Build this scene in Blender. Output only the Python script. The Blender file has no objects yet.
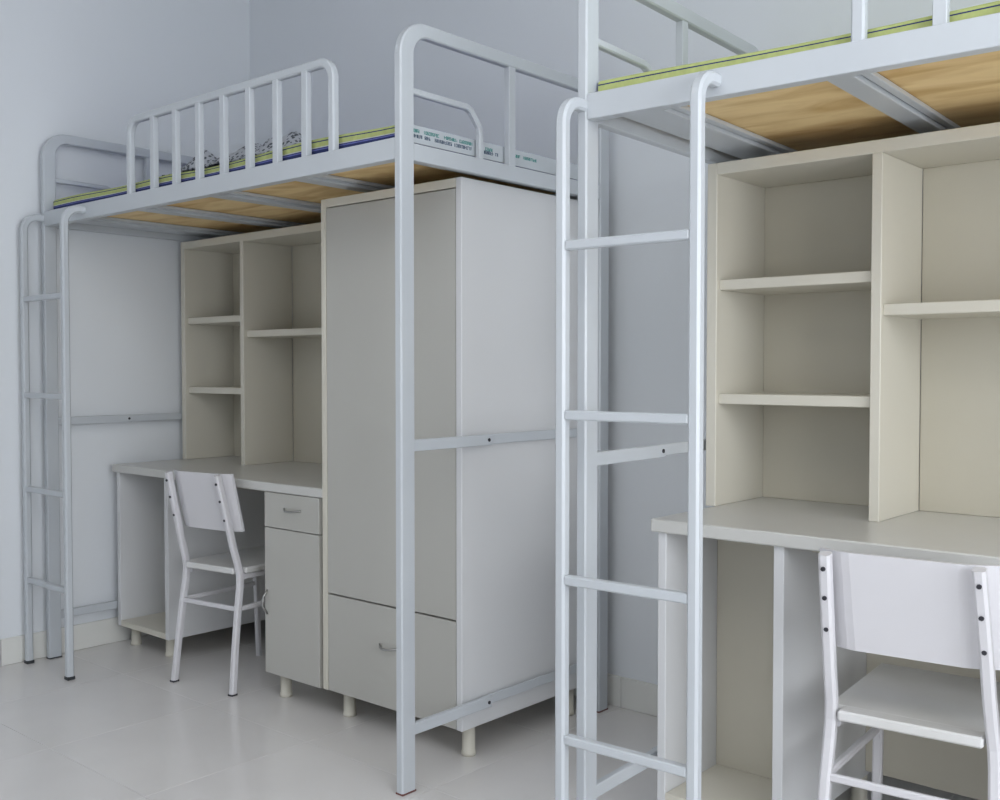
import bpy, bmesh, math, random
from mathutils import Vector, Matrix

S = bpy.context.scene
C = S.collection
R = math.radians
random.seed(7)

# ------------------------------------------------------------------ camera
cam_d = bpy.data.cameras.new('camera')
cam = bpy.data.objects.new('camera', cam_d)
C.objects.link(cam)
cam_d.sensor_width = 36.0
cam_d.lens = 1043.4 / 1000 * 36.0
cam_d.clip_start = 0.05
cam.location = (1.932, -1.836, 1.10)
cam.rotation_euler = (R(90 - 1.701), 0, R(41.06))
S.camera = cam

# ------------------------------------------------------------------ view, world, lights
S.view_settings.view_transform = 'Standard'
S.view_settings.look = 'None'
S.view_settings.gamma = 1
S.view_settings.use_curve_mapping = False
S.view_settings.exposure = 0.0
w = bpy.data.worlds.new('overcast_sky')
S.world = w
w.use_nodes = True
w.node_tree.nodes['Background'].inputs[0].default_value = (0.86, 0.92, 1.0, 1)
w.node_tree.nodes['Background'].inputs[1].default_value = 3.0


def area(name, loc, rot, sx, sy, power, col):
    d = bpy.data.lights.new(name, 'AREA')
    d.shape = 'RECTANGLE'
    d.size = sx
    d.size_y = sy
    d.energy = power
    d.color = col
    o = bpy.data.objects.new(name, d)
    C.objects.link(o)
    o.location = loc
    o.rotation_euler = rot
    return o


# daylight through the balcony window in the right-hand wall, and a broad overhead fill added to brighten the walls, no fixture
area('window_daylight', (3.93, -1.30, 1.45), (0, R(90), 0), 1.9, 2.6, 52, (0.97, 0.975, 1.0))
area('ceiling_fill', (1.6, -1.8, 2.82), (0, 0, 0), 3.2, 1.6, 28, (1.0, 0.975, 0.95))

L, W = 1.955, 0.913
ZRB, ZRT, ZTOP = 1.634, 1.689, 1.990


# ------------------------------------------------------------------ materials
def mat(name, col, rough=0.5, spec=0.5, metal=0.0, col2=None, scale=8.0, bump=0.0, bscale=60.0, coat=0.0, stretch=None):
    m = bpy.data.materials.new(name)
    m.use_nodes = True
    nt = m.node_tree
    b = nt.nodes['Principled BSDF']
    b.inputs['Base Color'].default_value = (*col, 1)
    b.inputs['Roughness'].default_value = rough
    b.inputs['Specular IOR Level'].default_value = spec
    b.inputs['Metallic'].default_value = metal
    b.inputs['Coat Weight'].default_value = coat
    tc = nt.nodes.new('ShaderNodeTexCoord')
    mp = nt.nodes.new('ShaderNodeMapping')
    nt.links.new(tc.outputs['Object'], mp.inputs[0])
    if stretch:
        mp.inputs['Scale'].default_value = stretch
    if col2:
        n = nt.nodes.new('ShaderNodeTexNoise')
        n.inputs['Scale'].default_value = scale
        n.inputs['Detail'].default_value = 5
        r = nt.nodes.new('ShaderNodeValToRGB')
        r.color_ramp.elements[0].position = 0.35
        r.color_ramp.elements[1].position = 0.68
        r.color_ramp.elements[0].color = (*col, 1)
        r.color_ramp.elements[1].color = (*col2, 1)
        nt.links.new(mp.outputs[0], n.inputs[0])
        nt.links.new(n.outputs[0], r.inputs[0])
        nt.links.new(r.outputs[0], b.inputs['Base Color'])
    if bump:
        n = nt.nodes.new('ShaderNodeTexNoise')
        n.inputs['Scale'].default_value = bscale
        bp = nt.nodes.new('ShaderNodeBump')
        bp.inputs['Strength'].default_value = bump
        bp.inputs['Distance'].default_value = 0.002
        nt.links.new(mp.outputs[0], n.inputs[0])
        nt.links.new(n.outputs[0], bp.inputs['Height'])
        nt.links.new(bp.outputs[0], b.inputs['Normal'])
    return m


M = {}
M['wall'] = mat('wall_paint', (0.75, 0.785, 0.815), 0.7, 0.3, col2=(0.77, 0.80, 0.83), scale=1.2, bump=0.10, bscale=40)
M['ceiling'] = mat('ceiling_paint', (0.74, 0.75, 0.77), 0.85, 0.2)
M['tile'] = mat('floor_tile_glaze', (0.73, 0.715, 0.705), 0.18, 0.5, col2=(0.78, 0.765, 0.75), scale=2.5, bump=0.03, bscale=5)
M['grout'] = mat('grout', (0.62, 0.605, 0.59), 0.9, 0.2)
M['skirt'] = mat('skirting_tile', (0.74, 0.745, 0.71), 0.3, 0.5, col2=(0.77, 0.775, 0.74), scale=4)
M['metal'] = mat('painted_steel', (0.53, 0.565, 0.60), 0.28, 0.5, col2=(0.56, 0.595, 0.625), scale=3, bump=0.03, bscale=90)
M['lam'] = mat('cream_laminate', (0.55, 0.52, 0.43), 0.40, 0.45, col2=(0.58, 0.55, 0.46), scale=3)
M['lamedge'] = mat('cream_edge_band', (0.65, 0.625, 0.54), 0.42, 0.45)
M['door'] = mat('pale_grey_laminate', (0.47, 0.465, 0.43), 0.38, 0.45, col2=(0.49, 0.485, 0.45), scale=2)
M['side'] = mat('white_laminate', (0.67, 0.68, 0.69), 0.38, 0.45, col2=(0.69, 0.70, 0.71), scale=2)
M['deskt'] = mat('desk_laminate', (0.57, 0.57, 0.545), 0.28, 0.5, col2=(0.60, 0.60, 0.575), scale=4)
M['chair'] = mat('white_chair_paint', (0.65, 0.645, 0.67), 0.35, 0.5, col2=(0.67, 0.665, 0.69), scale=6)
M['seatm'] = mat('chair_seat_board', (0.64, 0.64, 0.62), 0.3, 0.5, col2=(0.70, 0.70, 0.70), scale=5)
M['rubber'] = mat('black_rubber', (0.03, 0.035, 0.04), 0.6)
M['rust'] = mat('rusty_foot', (0.16, 0.06, 0.05), 0.7)
M['bolt'] = mat('dark_bolt', (0.05, 0.05, 0.06), 0.4, metal=0.6)
M['chrome'] = mat('satin_steel', (0.35, 0.35, 0.34), 0.3, metal=0.9)
M['gap'] = mat('dark_gap_board', (0.10, 0.09, 0.07), 0.8)
M['frame'] = mat('window_aluminium', (0.72, 0.74, 0.76), 0.35, metal=0.3)
M['ink'] = mat('teal_ink', (0.02, 0.30, 0.26), 0.6)
M['ink2'] = mat('navy_ink', (0.03, 0.08, 0.16), 0.6)

# plywood with long grain and knots
m = bpy.data.materials.new('plywood')
m.use_nodes = True
nt = m.node_tree
b = nt.nodes['Principled BSDF']
b.inputs['Roughness'].default_value = 0.65
tc = nt.nodes.new('ShaderNodeTexCoord')
mp = nt.nodes.new('ShaderNodeMapping')
mp.inputs['Scale'].default_value = (1.6, 4.5, 3.0)
n = nt.nodes.new('ShaderNodeTexNoise')
n.inputs['Scale'].default_value = 2.6
n.inputs['Detail'].default_value = 6
n.inputs['Distortion'].default_value = 0.8
r = nt.nodes.new('ShaderNodeValToRGB')
r.color_ramp.elements[0].position = 0.28
r.color_ramp.elements[0].color = (0.66, 0.42, 0.16, 1)
r.color_ramp.elements[1].position = 0.62
r.color_ramp.elements[1].color = (0.93, 0.70, 0.36, 1)
nt.links.new(tc.outputs['Object'], mp.inputs[0])
nt.links.new(mp.outputs[0], n.inputs[0])
nt.links.new(n.outputs[0], r.inputs[0])
nt.links.new(r.outputs[0], b.inputs['Base Color'])
M['ply'] = m


def stripe_mat(name, stops):
    """woven stripes running along the mattress: colour read from the V of the side wall"""
    m = bpy.data.materials.new(name)
    m.use_nodes = True
    nt = m.node_tree
    b = nt.nodes['Principled BSDF']
    b.inputs['Roughness'].default_value = 0.9
    uv = nt.nodes.new('ShaderNodeUVMap')
    uv.uv_map = 'UVMap'
    sp = nt.nodes.new('ShaderNodeSeparateXYZ')
    r = nt.nodes.new('ShaderNodeValToRGB')
    r.color_ramp.interpolation = 'CONSTANT'
    e = r.color_ramp.elements
    e[0].position = 0
    e[0].color = (*stops[0][1], 1)
    e[1].position = stops[1][0]
    e[1].color = (*stops[1][1], 1)
    for p, c in stops[2:]:
        k = e.new(p)
        k.color = (*c, 1)
    nt.links.new(uv.outputs[0], sp.inputs[0])
    nt.links.new(sp.outputs[1], r.inputs[0])
    no = nt.nodes.new('ShaderNodeTexNoise')
    no.inputs['Scale'].default_value = 60
    mx = nt.nodes.new('ShaderNodeMix')
    mx.data_type = 'RGBA'
    mx.blend_type = 'MULTIPLY'
    mx.inputs[0].default_value = 0.35
    tc = nt.nodes.new('ShaderNodeTexCoord')
    nt.links.new(tc.outputs['Object'], no.inputs[0])
    nt.links.new(r.outputs[0], mx.inputs[6])
    nt.links.new(no.outputs[0], mx.inputs[7])
    nt.links.new(mx.outputs[2], b.inputs['Base Color'])
    return m


YEL, NAVY, LBL, WHT = (0.56, 0.63, 0.24), (0.03, 0.045, 0.16), (0.16, 0.18, 0.50), (0.66, 0.68, 0.70)
M['stripeA'] = stripe_mat('blue_green_striped_ticking', [(0, LBL), (0.10, NAVY), (0.36, LBL), (0.44, NAVY), (0.50, WHT), (0.56, YEL), (0.86, NAVY), (0.93, YEL), (0.97, LBL)])
M['stripeB'] = stripe_mat('lime_striped_ticking', [(0, LBL), (0.08, WHT), (0.16, YEL), (0.72, NAVY), (0.82, YEL)])
M['wrap'] = mat('pale_mattress_end_fabric', (0.53, 0.57, 0.60), 0.6, col2=(0.56, 0.60, 0.63), scale=14)

m = bpy.data.materials.new('grey_patterned_cotton')
m.use_nodes = True
nt = m.node_tree
b = nt.nodes['Principled BSDF']
b.inputs['Roughness'].default_value = 0.9
tc = nt.nodes.new('ShaderNodeTexCoord')
v = nt.nodes.new('ShaderNodeTexVoronoi')
v.inputs['Scale'].default_value = 75
r = nt.nodes.new('ShaderNodeValToRGB')
r.color_ramp.interpolation = 'CONSTANT'
r.color_ramp.elements[0].color = (0.10, 0.11, 0.13, 1)
r.color_ramp.elements[1].position = 0.42
r.color_ramp.elements[1].color = (0.50, 0.52, 0.56, 1)
nt.links.new(tc.outputs['Object'], v.inputs[0])
nt.links.new(v.outputs[0], r.inputs[0])
nt.links.new(r.outputs[0], b.inputs['Base Color'])
M['quilt'] = m


# ------------------------------------------------------------------ helpers
def box(bm, x0, x1, y0, y1, z0, z1, bev=0.0015):
    vs = [bm.verts.new((x, y, z)) for x in (x0, x1) for y in (y0, y1) for z in (z0, z1)]
    f = [(0, 1, 3, 2), (4, 6, 7, 5), (0, 4, 5, 1), (2, 3, 7, 6), (0, 2, 6, 4), (1, 5, 7, 3)]
    fs = [bm.faces.new([vs[i] for i in q]) for q in f]
    if bev:
        es = list({e for q in fs for e in q.edges})
        bmesh.ops.bevel(bm, geom=es, offset=bev, segments=1, affect='EDGES', profile=0.5)


def sweep(bm, pts, nrm, a, b_, bev=0.003, widths=None):
    """rectangular tube: a across nrm, b_ in the other direction; section corners chamfered"""
    nrm = Vector(nrm).normalized()
    P = [Vector(p) for p in pts]
    rings = []
    for i, p in enumerate(P):
        if i == 0:
            t = (P[1] - P[0]).normalized()
            k = 1
        elif i == len(P) - 1:
            t = (P[-1] - P[-2]).normalized()
            k = 1
        else:
            t1 = (P[i] - P[i - 1]).normalized()
            t2 = (P[i + 1] - P[i]).normalized()
            t = (t1 + t2).normalized()
            k = 1 / max(0.3, t.dot(t1))
        s = t.cross(nrm).normalized()
        u = nrm
        ha, hb, c = a / 2, (widths[i] if widths else b_) / 2 * k, bev
        prof = [(-ha + c, -hb), (ha - c, -hb), (ha, -hb + c), (ha, hb - c), (ha - c, hb), (-ha + c, hb), (-ha, hb - c), (-ha, -hb + c)]
        rings.append([bm.verts.new(p + u * x + s * y) for x, y in prof])
    for i in range(len(rings) - 1):
        for j in range(8):
            bm.faces.new((rings[i][j], rings[i][(j + 1) % 8], rings[i + 1][(j + 1) % 8], rings[i + 1][j]))
    bm.faces.new(list(reversed(rings[0])))
    bm.faces.new(rings[-1])


def rtube(bm, pts, r, seg=10):
    P = [Vector(p) for p in pts]
    rings = []
    for i, p in enumerate(P):
        t = (P[min(i + 1, len(P) - 1)] - P[max(i - 1, 0)]).normalized()
        ref = Vector((0, 0, 1)) if abs(t.z) < 0.9 else Vector((1, 0, 0))
        u = t.cross(ref).normalized()
        v_ = t.cross(u).normalized()
        rr = r[i] if isinstance(r, (list, tuple)) else r
        rings.append([bm.verts.new(p + u * rr * math.cos(2 * math.pi * k / seg) + v_ * rr * math.sin(2 * math.pi * k / seg)) for k in range(seg)])
    for i in range(len(rings) - 1):
        for j in range(seg):
            bm.faces.new((rings[i][j], rings[i][(j + 1) % seg], rings[i + 1][(j + 1) % seg], rings[i + 1][j]))
    bm.faces.new(list(reversed(rings[0])))
    bm.faces.new(rings[-1])


def arc(c, r, a0, a1, n, ax):
    out = []
    for i in range(n + 1):
        a = R(a0 + (a1 - a0) * i / n)
        u, v_ = r * math.cos(a), r * math.sin(a)
        out.append({'yz': (c[0], c[1] + u, c[2] + v_), 'xz': (c[0] + u, c[1], c[2] + v_)}[ax])
    return out


def obj(name, bm, m, parent=None, smooth=False, label=None):
    bmesh.ops.recalc_face_normals(bm, faces=bm.faces)
    me = bpy.data.meshes.new(name)
    bm.to_mesh(me)
    bm.free()
    me.materials.append(M[m] if isinstance(m, str) else m)
    if smooth:
        for p in me.polygons:
            p.use_smooth = True
    o = bpy.data.objects.new(name, me)
    C.objects.link(o)
    if parent:
        o.parent = parent
    if label:
        o['label'] = label
    return o


def bobj(name, m, parent, *boxes, bev=0.0015, label=None):
    bm = bmesh.new()
    for b_ in boxes:
        box(bm, *b_, bev=bev)
    return obj(name, bm, m, parent, label=label)


def thing(name, label, cat, loc=(0, 0, 0), rz=0, group=None):
    o = bpy.data.objects.new(name, None)
    C.objects.link(o)
    o.location = loc
    o.rotation_euler = (0, 0, rz)
    o.empty_display_size = 0.1
    o['label'] = label
    o['category'] = cat
    if group:
        o['group'] = group
    return o


def struct(o):
    o['kind'] = 'structure'
    return o


def dup(o, parent=None):
    c = o.copy()
    C.objects.link(c)
    if parent:
        c.parent = parent
    for ch in list(o.children):
        dup(ch, c)
    return c


# ------------------------------------------------------------------ room shell
XL, YB, XR, YF, ZC = -1.985, 0.965, 4.00, -3.60, 2.90
T = 0.522
fl = struct(bobj('floor', 'grout', None, (XL - 0.1, XR + 0.1, YF - 0.1, YB + 0.1, -0.06, -0.0015), bev=0))
# glazed tiles, each its own piece: alike whole tiles share one mesh
x_edges = [XL]
k = math.ceil((XL - 0.022) / T)
while 0.022 + k * T < XR:
    x_edges.append(0.022 + k * T)
    k += 1
x_edges.append(XR)
y_edges = [YF]
k = math.ceil((YF - 0.087) / T)
while 0.087 + k * T < YB:
    y_edges.append(0.087 + k * T)
    k += 1
y_edges.append(YB)
cache = {}
for x0, x1 in zip(x_edges, x_edges[1:]):
    for y0, y1 in zip(y_edges, y_edges[1:]):
        key = (round(x1 - x0, 3), round(y1 - y0, 3))
        if min(key) < 0.01:
            continue
        if key not in cache:
            hx, hy = key[0] / 2 - 0.0006, key[1] / 2 - 0.0006
            bm = bmesh.new()
            box(bm, -hx, hx, -hy, hy, -0.008, 0.0, bev=0.0004)
            me = bpy.data.meshes.new('tile')
            bmesh.ops.recalc_face_normals(bm, faces=bm.faces)
            bm.to_mesh(me)
            bm.free()
            me.materials.append(M['tile'])
            cache[key] = me
        o = bpy.data.objects.new('tile', cache[key])
        C.objects.link(o)
        o.parent = fl
        o.location = ((x0 + x1) / 2, (y0 + y1) / 2, 0)

struct(bobj('wall_back', 'wall', None, (XL - 0.12, XR + 0.12, YB, YB + 0.12, 0, ZC), bev=0))
# left wall with a doorway right at the picture's edge
struct(bobj('wall_left', 'wall', None, (XL - 0.12, XL, -0.17, YB, 0, ZC), (XL - 0.12, XL, -1.10, -0.17, 2.08, ZC),
            (XL - 0.12, XL, YF, -1.10, 0, ZC), bev=0))
struct(bobj('trim_1', 'metal', None, (XL - 0.10, XL + 0.012, -0.225, -0.165, 0, 2.08), (XL - 0.10, XL + 0.012, -1.10, -1.04, 0, 2.08),
            (XL - 0.10, XL + 0.012, -1.04, -0.225, 2.02, 2.08), bev=0.003))
dr = struct(bobj('door_1', 'side', None, (XL - 0.07, XL - 0.03, -1.04, -0.225, 0.005, 2.02)))
bm = bmesh.new()
rtube(bm, [(XL - 0.03, -0.93, 1.0), (XL + 0.02, -0.93, 1.0), (XL + 0.025, -0.92, 1.0), (XL + 0.025, -0.83, 1.0)], 0.009)
obj('door_handle', bm, 'chrome', dr, True)
struct(bobj('wall_front', 'wall', None, (XL - 0.12, XR + 0.12, YF - 0.12, YF, 0, ZC), bev=0))
WY0, WY1, WZ0, WZ1 = -2.60, 0.00, 0.45, 2.40
struct(bobj('wall_right', 'wall', None, (XR, XR + 0.12, YF, WY0, 0, ZC), (XR, XR + 0.12, WY1, YB, 0, ZC),
            (XR, XR + 0.12, WY0, WY1, 0, WZ0), (XR, XR + 0.12, WY0, WY1, WZ1, ZC), bev=0))
struct(bobj('ceiling', 'ceiling', None, (XL - 0.12, XR + 0.12, YF - 0.12, YB + 0.12, ZC, ZC + 0.1), bev=0))
wf = struct(bobj('window_1', 'frame', None, (XR + 0.03, XR + 0.09, WY0, WY0 + 0.05, WZ0, WZ1), (XR + 0.03, XR + 0.09, WY1 - 0.05, WY1, WZ0, WZ1),
                 (XR + 0.03, XR + 0.09, WY0 + 0.05, WY1 - 0.05, WZ0, WZ0 + 0.05), (XR + 0.03, XR + 0.09, WY0 + 0.05, WY1 - 0.05, WZ1 - 0.05, WZ1)))
bobj('mullion', 'frame', wf, (XR + 0.04, XR + 0.08, -1.325, -1.275, WZ0 + 0.05, WZ1 - 0.05))
# skirting: short glazed tiles along the left and back walls
sk = struct(bobj('baseboard_left', 'grout', None, (XL, XL + 0.004, -0.16, YB - 0.006, 0.0, 0.098), bev=0))
for y0, y1 in zip([-0.16] + y_edges[-2:-1] + [0.609], y_edges[-2:-1] + [0.609, YB - 0.014]):
    if y1 - y0 > 0.02:
        bobj('skirting_tile', 'skirt', sk, (XL + 0.001, XL + 0.011, y0 + 0.001, y1 - 0.001, 0.001, 0.10), bev=0.001)
sk = struct(bobj('baseboard_back', 'grout', None, (XL + 0.012, XR, YB - 0.004, YB, 0.0, 0.098), bev=0))
ex = [XL + 0.012] + [x for x in x_edges[1:-1]] + [XR]
for x0, x1 in zip(ex, ex[1:]):
    if x1 - x0 > 0.02:
        bobj('skirting_tile', 'skirt', sk, (x0 + 0.001, x1 - 0.001, YB - 0.011, YB - 0.001, 0.001, 0.10), bev=0.001)


# ------------------------------------------------------------------ loft bed (local: x 0..L along wall, y 0..W to wall)
def build_bed(label, loc, rz, gs, bs):
    t = thing('loft_bed', label, 'bed', loc, rz, 'white steel loft beds')
    rr = 0.072
    tt = 0.036
    tw = 0.049
    for side, xc in ((0, 0.0125), (1, L - 0.0125)):
        bm = bmesh.new()
        h = tw / 2
        pts = [(xc, h, 0.005), (xc, h, 1.0)] + arc((xc, h + rr, ZTOP - tt / 2 - rr), rr, 180, 90, 8, 'yz') \
            + arc((xc, W - h - rr, ZTOP - tt / 2 - rr), rr, 90, 0, 8, 'yz') + [(xc, W - h, 1.0), (xc, W - h, 0.005)]
        wd = [tw, tw] + [tw + (tt - tw) * i / 8 for i in range(9)]
        sweep(bm, pts, (1, 0, 0), 0.025, tw, 0.0035, wd + wd[::-1])
        ef = obj('end_frame', bm, 'metal', t)
        for y0 in (0.0, W - tw):
            bobj('foot_cap', 'rust' if side else 'rubber', ef, (xc - 0.0135, xc + 0.0135, y0 - 0.001, y0 + tw + 0.001, 0, 0.005))
        # short grab loop beside the front post, and the upright in the middle
        bm = bmesh.new()
        sweep(bm, [(xc, 0.040, 1.812), (xc, 0.255, 1.810), (xc, 0.272, 1.803), (xc, 0.306, 1.765), (xc, 0.310, 1.745), (xc, 0.310, ZRB + 0.04)],
              (1, 0, 0), 0.018, 0.017, 0.003)
        obj('grab_loop', bm, 'metal', ef)
        bobj('upright', 'metal', ef, (xc - 0.010, xc + 0.010, 0.425, 0.453, ZRB + 0.04, ZTOP - tt + 0.004))
        zt = ZRB + 0.044
        bobj('end_rail', 'metal', t, (xc - 0.0115, xc + 0.0115, tw - 0.002, W - tw + 0.002, ZRB, zt))
        # brace bars in two overlapping lengths joined by a screw
        for z in (0.887, 0.147):
            bar = bobj('brace_bar', 'metal', t, (xc - 0.006, xc + 0.010, tw - 0.002, 0.352, z, z + 0.030))
            bobj('brace_bar', 'metal', t, (xc - 0.011, xc - 0.0065, 0.325, W - tw + 0.002, z + 0.001, z + 0.029))
            bm = bmesh.new()
            rtube(bm, [(xc + 0.010, 0.338, z + 0.015), (xc + 0.0125, 0.338, z + 0.015)], 0.005, 8)
            obj('screw', bm, 'bolt', bar)
    # long rails with a lip below
    bobj('side_rail', 'metal', t, (0.025, L - 0.025, 0.001, 0.031, ZRB, ZRT))
    bobj('side_rail', 'metal', t, (0.025, L - 0.025, W - 0.031, W - 0.006, ZRB + 0.014, ZRT))
    # cross beams: channel plus its far flange
    for x in (0.050, 0.510, 0.955, 1.395, 1.845):
        wd = 0.10 if x == 0.05 else 0.052
        bobj('cross_beam', 'metal', t, (x, x + wd, 0.031, W - 0.031, 1.655, 1.674), (x + wd + 0.003, x + wd + 0.022, 0.031, W - 0.031, 1.664, 1.6745))
    for x0, x1 in ((0.03, 0.52), (0.524, 0.965), (0.969, 1.405), (1.409, L - 0.03)):
        bobj('bed_board', 'ply', t, (x0, x1, 0.033, W - 0.033, 1.6755, 1.6855))
    # guard rail with seven balusters
    gx0, gx1, q = 0.600 + gs, 1.672 + gs, 0.011
    bm = bmesh.new()
    pts = [(gx0 + q, 0.013, ZRT - 0.004)] + arc((gx0 + q + 0.05, 0.013, 1.934 - 0.05), 0.05, 180, 90, 7, 'xz') \
        + arc((gx1 - q - 0.05, 0.013, 1.934 - 0.05), 0.05, 90, 0, 7, 'xz') + [(gx1 - q, 0.013, ZRT - 0.004)]
    sweep(bm, pts, (0, 1, 0), 0.022, 0.025, 0.004)
    g = obj('guard_rail', bm, 'metal', t)
    for i in range(1, 8):
        x = gx0 + 0.1312 * i + bs
        bobj('baluster', 'metal', g, (x - 0.001, x + 0.023, 0.003, 0.022, ZRT - 0.002, 1.926))
    # ladder: two stiles whose tops bend back on to the rail, four rungs
    yl = -0.072
    for x in (0.014, 0.327):
        bm = bmesh.new()
        pts = [(x, yl, 0.010), (x, yl, 1.0)] + [(x, yl + 0.052 - 0.052 * math.cos(R(a)), 1.612 + 0.052 * math.sin(R(a))) for a in range(0, 91, 10)] \
            + [(x, 0.001, 1.664)]
        sweep(bm, pts, (1, 0, 0), 0.025, 0.025, 0.005)
        st = obj('ladder_stile', bm, 'metal', t)
        bobj('foot_cap', 'rubber', st, (x - 0.014, x + 0.014, yl - 0.014, yl + 0.014, 0, 0.012))
    for z in (0.315, 0.655, 1.003, 1.358):
        bobj('ladder_rung', 'metal', t, (0.0255, 0.3155, yl - 0.011, yl + 0.011, z - 0.010, z + 0.010), bev=0.003)
    return t


bed1 = build_bed('white steel loft bed at the far left, above the wardrobe, guard rail wholly in view', (-L, 0, 0), 0, 0.018, 0.016)
bed2 = build_bed('nearer white steel loft bed at the right, cut off by the picture edge', (0.569, -0.019, 0), R(2.494), -0.006, 0.010)


def mattress(label, loc, rz, m, wave, lettered=False):
    t = thing('mattress', label, 'mattress', loc, rz, 'thin striped mattresses')
    x0, x1, y0, y1, z0 = 0.032, L - 0.030, 0.034, W - 0.036, 1.687
    NX, = (90,)
    bm = bmesh.new()
    uvl = bm.loops.layers.uv.new('UVMap')
    prof = []                                   # (y, height fraction, v)
    prof.append((y0 + 0.004, 0.0, 0.0))
    for i in range(7):
        prof.append((y0, 0.12 + 0.70 * i / 6, 0.05 + 0.9 * i / 6))
    prof.append((y0 + 0.006, 0.95, 0.97))
    for i in range(1, 10):
        prof.append((y0 + 0.01 + (y1 - y0 - 0.02) * i / 10, 1.0, 0.98))
    prof.append((y1 - 0.004, 0.95, 0.97))
    prof.append((y1, 0.5, 0.5))
    prof.append((y1 - 0.004, 0.0, 0.0))
    rows = []
    for i in range(NX + 1):
        x = x0 + (x1 - x0) * i / NX
        h = wave(x)
        rows.append([(bm.verts.new((x, y, z0 + h * f)), v_) for y, f, v_ in prof])
    for i in range(NX):
        for j in range(len(prof) - 1):
            a, b_, c, d = rows[i][j], rows[i + 1][j], rows[i + 1][j + 1], rows[i][j + 1]
            f = bm.faces.new((a[0], b_[0], c[0], d[0]))
            for lp, vv in zip(f.loops, (a[1], b_[1], c[1], d[1])):
                lp[uvl].uv = (i / NX, vv)
    bm.faces.new([q[0] for q in rows[0]])
    bm.faces.new([q[0] for q in rows[-1]])
    bm.faces.new([rows[0][0][0], rows[0][-1][0], rows[-1][-1][0], rows[-1][0][0]])
    obj('ticking', bm, m, t)
    # pale end cover
    h = wave(x1)
    e = bobj('end_cover', 'wrap', t, (x1 + 0.0002, x1 + 0.003, y0 + 0.002, y1 - 0.002, z0, z0 + h * 0.98), bev=0.001, label='pale grey-blue mattress end')
    if lettered:
        rnd = random.Random(3)
        for mm, segs, z in (('ink', ((0.036, 0.095), (0.110, 0.165), (0.185, 0.235), (0.245, 0.290)), 0.0),
                            ('ink2', ((0.040, 0.100), (0.112, 0.132), (0.150, 0.215), (0.225, 0.290), (0.345, 0.385), (0.392, 0.405)), -0.0135),
                            ('ink', ((0.350, 0.380), (0.450, 0.500), (0.515, 0.575)), -0.004)):
            bm = bmesh.new()
            for a, b_ in segs:
                y = a
                while y < b_:
                    wd = rnd.uniform(0.003, 0.006)
                    zb = z0 + h * 0.60 + z - 0.001
                    hh = 0.009
                    X = (x1 + 0.0031, x1 + 0.0038)
                    box(bm, *X, y, y + 0.0012, zb, zb + hh, bev=0)
                    if rnd.random() < 0.7:
                        box(bm, *X, y, y + wd, zb + hh - 0.0015, zb + hh, bev=0)
                    if rnd.random() < 0.6:
                        box(bm, *X, y, y + wd, zb + hh * 0.45, zb + hh * 0.45 + 0.0014, bev=0)
                    if rnd.random() < 0.6:
                        box(bm, *X, y + wd - 0.0012, y + wd, zb, zb + hh * rnd.choice((0.5, 1)), bev=0)
                    if rnd.random() < 0.4:
                        box(bm, *X, y, y + wd, zb, zb + 0.0014, bev=0)
                    y += wd + 0.0016
            pl = obj('printed_lettering', bm, mm, e, label='small teal print' if mm == 'ink' else 'small navy print')
            pl['kind'] = 'stuff'
    return t


mattress('thin blue and yellow-green striped mattress with printed end, on the far left bed', (-L, 0, 0), 0, 'stripeA',
         lambda x: 0.050 + 0.003 * math.sin(x * 9) - 0.007 * math.exp(-((x - 1.0) / 0.16) ** 2) + 0.005 * math.exp(-((x - 1.5) / 0.25) ** 2), True)
mattress('thin lime green striped mattress on the nearer right-hand bed', (0.569, -0.019, 0), R(2.494), 'stripeB',
         lambda x: 0.034 + 0.003 * math.sin(x * 7 + 1))

# rumpled patterned quilt lying on the far bed
t = thing('quilt', 'rumpled grey and white patterned quilt lying on the far left mattress behind the guard rail', 'quilt', (-L, 0, 0))
bm = bmesh.new()
NX, NY = 50, 20
g = []
rnd = random.Random(11)
ph = [rnd.uniform(0, 6) for _ in range(6)]
for i in range(NX + 1):
    row = []
    for j in range(NY + 1):
        u, v_ = i / NX, j / NY
        x = 0.70 + 0.75 * u
        y = 0.085 + 0.36 * v_
        e = min(1, 6 * u, 6 * (1 - u)) * min(1, 7 * v_, 5 * (1 - v_))
        z = 0.050 + 0.012 * math.sin(u * 23 + ph[0]) + 0.009 * math.sin(u * 41 + v_ * 9 + ph[1]) + 0.010 * math.sin(v_ * 14 + u * 7 + ph[2])
        row.append(bm.verts.new((x + 0.01 * math.sin(v_ * 12), y + 0.008 * math.sin(u * 25), 1.748 + max(0, e) * max(0.006, z - 0.005))))
    g.append(row)
for i in range(NX):
    for j in range(NY):
        bm.faces.new((g[i][j], g[i + 1][j], g[i + 1][j + 1], g[i][j + 1]))
o = obj('quilt_cloth', bm, 'quilt', t, True)
sm = o.modifiers.new('thickness', 'SOLIDIFY')
sm.thickness = 0.006
sm.offset = 1


# ------------------------------------------------------------------ furniture below
def round_foot(parent, x, y, h, m='lamedge'):
    bm = bmesh.new()
    rtube(bm, [(x, y, 0), (x, y, 0.012), (x, y, 0.014), (x, y, h)], [0.021, 0.021, 0.019, 0.019], 16)
    return obj('foot', bm, m, parent, True)


def pull(parent, name, a, b_, out, m='chrome'):
    """thin bowed wire pull from a to b_, standing out along -y"""
    A, B = Vector(a), Vector(b_)
    bm = bmesh.new()
    pts = []
    for i in range(9):
        s = i / 8
        pts.append(A.lerp(B, s) + Vector((0, -out * min(1, 3.0 * min(s, 1 - s)), -0.004 * math.sin(math.pi * s) if abs(A.z - B.z) < 1e-4 else 0)))
    rtube(bm, pts, 0.0035, 8)
    return obj(name, bm, m, parent, True, 'bowed steel pull')


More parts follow.
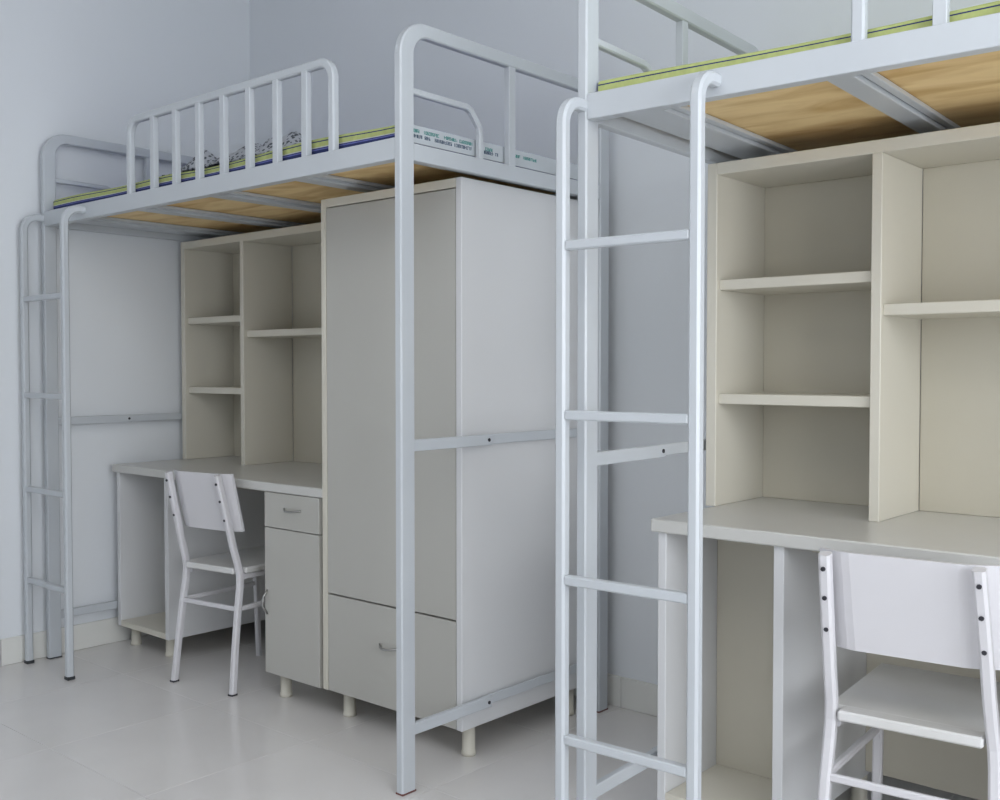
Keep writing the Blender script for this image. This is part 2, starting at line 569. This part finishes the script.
# wardrobe
t = thing('wardrobe', 'tall pale wardrobe with a long door and a bottom drawer, under the far bed', 'wardrobe', (-0.632, 0.258, 0))
Ww, Wd, Wz0, Wz1 = 0.600, 0.595, 0.092, 1.626
bobj('side_panel', 'lamedge', t, (0, 0.022, 0, Wd, Wz0, Wz1))
bobj('side_panel', 'side', t, (Ww - 0.022, Ww, 0, Wd, Wz0, Wz1))
bobj('top_panel', 'lamedge', t, (0.022, Ww - 0.022, 0, Wd, Wz1 - 0.026, Wz1))
bobj('bottom_panel', 'lam', t, (0.022, Ww - 0.022, 0.022, Wd, Wz0, Wz0 + 0.02))
bobj('back_panel', 'lam', t, (0.022, Ww - 0.022, Wd - 0.01, Wd, Wz0 + 0.02, Wz1 - 0.026))
bobj('divider_shelf', 'lam', t, (0.022, Ww - 0.022, 0.022, Wd - 0.01, 0.388, 0.406))
bobj('door', 'door', t, (0.0245, Ww - 0.0245, 0.001, 0.019, 0.4005, Wz1 - 0.029), bev=0.001)
d = bobj('drawer', 'door', t, (0.0245, Ww - 0.0245, 0.001, 0.019, Wz0 + 0.001, 0.3955), bev=0.001)
pull(d, 'drawer_pull', (0.262, 0.002, 0.278), (0.345, 0.002, 0.278), 0.022)
for x in (0.045, Ww - 0.04):
    for y in (0.07, Wd - 0.06):
        round_foot(t, x, y, Wz0)


def build_desk(label, x, y, zt, width, bay, bback):
    """desk with an open bay on the left, a kneehole, and a drawer-and-door cabinet on the right"""
    t = thing('desk', label, 'desk', (x, y, 0), 0, 'cream study desks')
    D, z0, th = 0.56, 0.085, 0.030
    zu = zt - th
    bobj('desktop', 'deskt', t, (0, width, 0, D, zu, zt), bev=0.003)
    bobj('side_panel', 'side', t, (0.014, 0.036, 0.012, D, z0, zu))
    bobj('partition', 'side', t, (bay - 0.024, bay, 0.012, D, z0, zu))
    bobj('bottom_shelf', 'lamedge', t, (0.036, bay - 0.024, 0.012, D, z0, z0 + 0.022))
    bobj('bay_back', 'lam', t, (0.036, bay - 0.024, bback, bback + 0.012, z0 + 0.022, zu))
    cx0, cx1 = width - 0.300, width - 0.004
    bobj('kneehole_back', 'lam', t, (bay, cx0, D - 0.09, D - 0.075, 0.10, zu))
    bobj('tray_rail', 'lam', t, (bay, cx0, 0.150, 0.168, zu - 0.030, zu - 0.008))
    # cabinet
    bobj('cabinet_side', 'lam', t, (cx0, cx0 + 0.018, 0.020, D, z0 + 0.004, zu))
    bobj('cabinet_side', 'lamedge', t, (cx1 - 0.018, cx1, 0.020, D, z0 + 0.004, zu))
    bobj('cabinet_bottom', 'lam', t, (cx0 + 0.018, cx1 - 0.018, 0.020, D, z0 + 0.004, z0 + 0.022))
    bobj('cabinet_back', 'lam', t, (cx0 + 0.018, cx1 - 0.018, D - 0.01, D, z0 + 0.022, zu))
    dz = zu - 0.118
    dd = bobj('drawer', 'door', t, (cx0 + 0.001, cx1 - 0.012, 0.001, 0.019, dz + 0.0015, zu - 0.002), bev=0.001)
    pull(dd, 'drawer_pull', (cx0 + 0.105, 0.002, zu - 0.050), (cx0 + 0.195, 0.002, zu - 0.050), 0.022)
    do = bobj('door', 'door', t, (cx0 + 0.001, cx1 - 0.012, 0.001, 0.019, z0 + 0.004, dz - 0.0015), bev=0.001)
    pull(do, 'door_pull', (cx0 + 0.014, 0.002, 0.285), (cx0 + 0.014, 0.002, 0.365), 0.020)
    for fx, fy in ((0.040, 0.075), (0.040, D - 0.05), (bay - 0.09, 0.075), (bay - 0.03, D - 0.05), (cx0 + 0.035, 0.06), (cx0 + 0.035, D - 0.05), (cx1 - 0.035, D - 0.05)):
        round_foot(t, fx, fy, z0 + (0.004 if fx > bay else 0))
    return t


build_desk('long cream desk with an open bay and a drawer cabinet, left of the tall wardrobe', -1.926, 0.258, 0.724, 1.292, 0.382, 0.30)
build_desk('nearer cream desk under the right-hand bed, its left bay open', 0.600, 0.228, 0.750, 1.290, 0.330, 0.25)


def build_bookcase(label, x, y, zb, zt, width, depth, div, lsh, rsh, z_off):
    t = thing('bookcase', label, 'bookcase', (x, y, zb), 0, 'cream open bookcases on the desks')
    H = zt - zb
    s = 0.028
    bobj('side_panel', 'lamedge', t, (0, s, 0, depth, 0, H))
    bobj('side_panel', 'lamedge', t, (width - s, width, 0, depth, 0, H))
    bobj('divider', 'lamedge', t, (div, div + 0.024, 0, depth - 0.0098, 0, H - 0.030))
    bobj('top_panel', 'lamedge', t, (s, width - s, 0, depth, H - 0.030, H))
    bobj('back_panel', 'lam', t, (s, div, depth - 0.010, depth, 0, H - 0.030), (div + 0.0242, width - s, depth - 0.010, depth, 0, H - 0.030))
    for z in lsh:
        bobj('shelf', 'lamedge', t, (s, div, 0.014, depth - 0.010, z - zb - 0.026, z - zb))
    for z in rsh:
        bobj('shelf', 'lamedge', t, (div + 0.024, width - s, 0.014, depth - 0.010, z - zb - 0.026, z - zb))
    return t


build_bookcase('cream open bookcase on the far desk, left of the tall wardrobe', -1.930, 0.575, 0.7241, 1.626, 1.293, 0.245, 0.415, (1.312, 1.026), (1.250,), 0)
build_bookcase('large cream open bookcase on the nearer desk under the right-hand bed', 0.577, 0.522, 0.7501, 1.620, 1.313, 0.268, 0.424, (1.326, 1.037), (1.248,), 0)


# ------------------------------------------------------------------ chairs (local: origin between the rear feet, +y towards the desk)
def build_chair(label, loc, rz, ws):
    t = thing('chair', label, 'chair', loc, rz, 'white metal study chairs')
    H = 0.745
    for s in (-1, 1):
        ctrl = [(0.158, 0.0, 0.0), (0.154, 0.013, 0.12), (0.149, 0.033, 0.28), (0.146, 0.046, 0.36), (0.144, 0.048, 0.40), (0.141, 0.040, 0.44),
                (0.139, 0.022, 0.50), (0.137, 0.003, 0.58), (0.134, -0.020, 0.67), (0.131, -0.038, H)]
        bm = bmesh.new()
        sweep(bm, [(s * a, b_, c) for a, b_, c in ctrl], (1, 0, 0), 0.022, 0.024, 0.005)
        rl = obj('rear_leg', bm, 'chair', t)
        bobj('foot_cap', 'bolt', rl, (s * 0.158 - 0.012, s * 0.158 + 0.012, -0.013, 0.013, -0.0005, 0.006))
        for z, y, x in ((0.716, -0.0435, 0.1325), (0.657, -0.0285, 0.134), (0.592, -0.0110, 0.136)):
            bm = bmesh.new()
            rtube(bm, [(s * x, y + 0.002, z), (s * x, y - 0.0035, z - 0.001)], 0.0045, 8)
            obj('bolt', bm, 'bolt', rl)
        bm = bmesh.new()
        sweep(bm, [(s * 0.155, 0.400, 0.0), (s * 0.148, 0.385, 0.22), (s * 0.142, 0.370, 0.398)], (1, 0, 0), 0.020, 0.020, 0.004)
        obj('front_leg', bm, 'chair', t)
        bm = bmesh.new()
        sweep(bm, [(s * 0.150, 0.046, 0.285), (s * 0.147, 0.372, 0.285)], (0, 0, 1), 0.016, 0.014, 0.003)
        obj('side_stretcher', bm, 'chair', t)
        bm = bmesh.new()
        sweep(bm, [(s * 0.138, 0.060, 0.390), (s * 0.138, 0.360, 0.390)], (0, 0, 1), 0.020, 0.016, 0.003)
        obj('seat_rail', bm, 'chair', t)
    bobj('rear_stretcher', 'chair', t, (-0.148, 0.148, 0.026, 0.038, 0.277, 0.293), bev=0.003)
    # seat board, edges slightly rolled
    bm = bmesh.new()
    box(bm, -0.128, 0.128, 0.030, 0.10, 0.401, 0.422, bev=0.004)
    box(bm, -0.158, 0.158, 0.064, 0.430, 0.4012, 0.4222, bev=0.006)
    obj('seat', bm, 'seatm', t)
    # curved backrest board standing in front of the posts
    bm = bmesh.new()
    NX, NZ = 20, 5
    fr, bk = [], []
    for i in range(NX + 1):
        u = -1 + 2 * i / NX
        x = 0.155 * u
        cf = 0.026 * max(0, abs(u) - 0.60) ** 1.5 / 0.253
        rf, rb = [], []
        for j in range(NZ + 1):
            z = 0.548 + (H + 0.003 - 0.548) * j / NZ
            yl = 0.003 - 0.250 * (z - 0.58) + 0.0150
            rf.append(bm.verts.new((x, yl + cf + 0.011, z)))
            rb.append(bm.verts.new((x, yl + cf, z)))
        fr.append(rf)
        bk.append(rb)
    for i in range(NX):
        for j in range(NZ):
            bm.faces.new((fr[i][j], fr[i + 1][j], fr[i + 1][j + 1], fr[i][j + 1]))
            bm.faces.new((bk[i][j], bk[i][j + 1], bk[i + 1][j + 1], bk[i + 1][j]))
        bm.faces.new((fr[i][0], bk[i][0], bk[i + 1][0], fr[i + 1][0]))
        bm.faces.new((fr[i][NZ], fr[i + 1][NZ], bk[i + 1][NZ], bk[i][NZ]))
    for j in range(NZ):
        bm.faces.new((fr[0][j], fr[0][j + 1], bk[0][j + 1], bk[0][j]))
        bm.faces.new((fr[NX][j], bk[NX][j], bk[NX][j + 1], fr[NX][j + 1]))
    obj('backrest', bm, 'chair', t)
    for o in t.children:                       # overall width of this chair
        for v_ in o.data.vertices:
            v_.co.x *= ws
        for c in o.children:
            for v_ in c.data.vertices:
                v_.co.x *= ws
    return t


build_chair('white chair with a curved back pushed in at the far desk, left of the wardrobe', (-1.182, 0.180, 0), R(8), 0.93)
build_chair('nearest white chair, its bolted back towards us, at the right-hand desk', (1.224, 0.134, 0), R(5), 1.05)
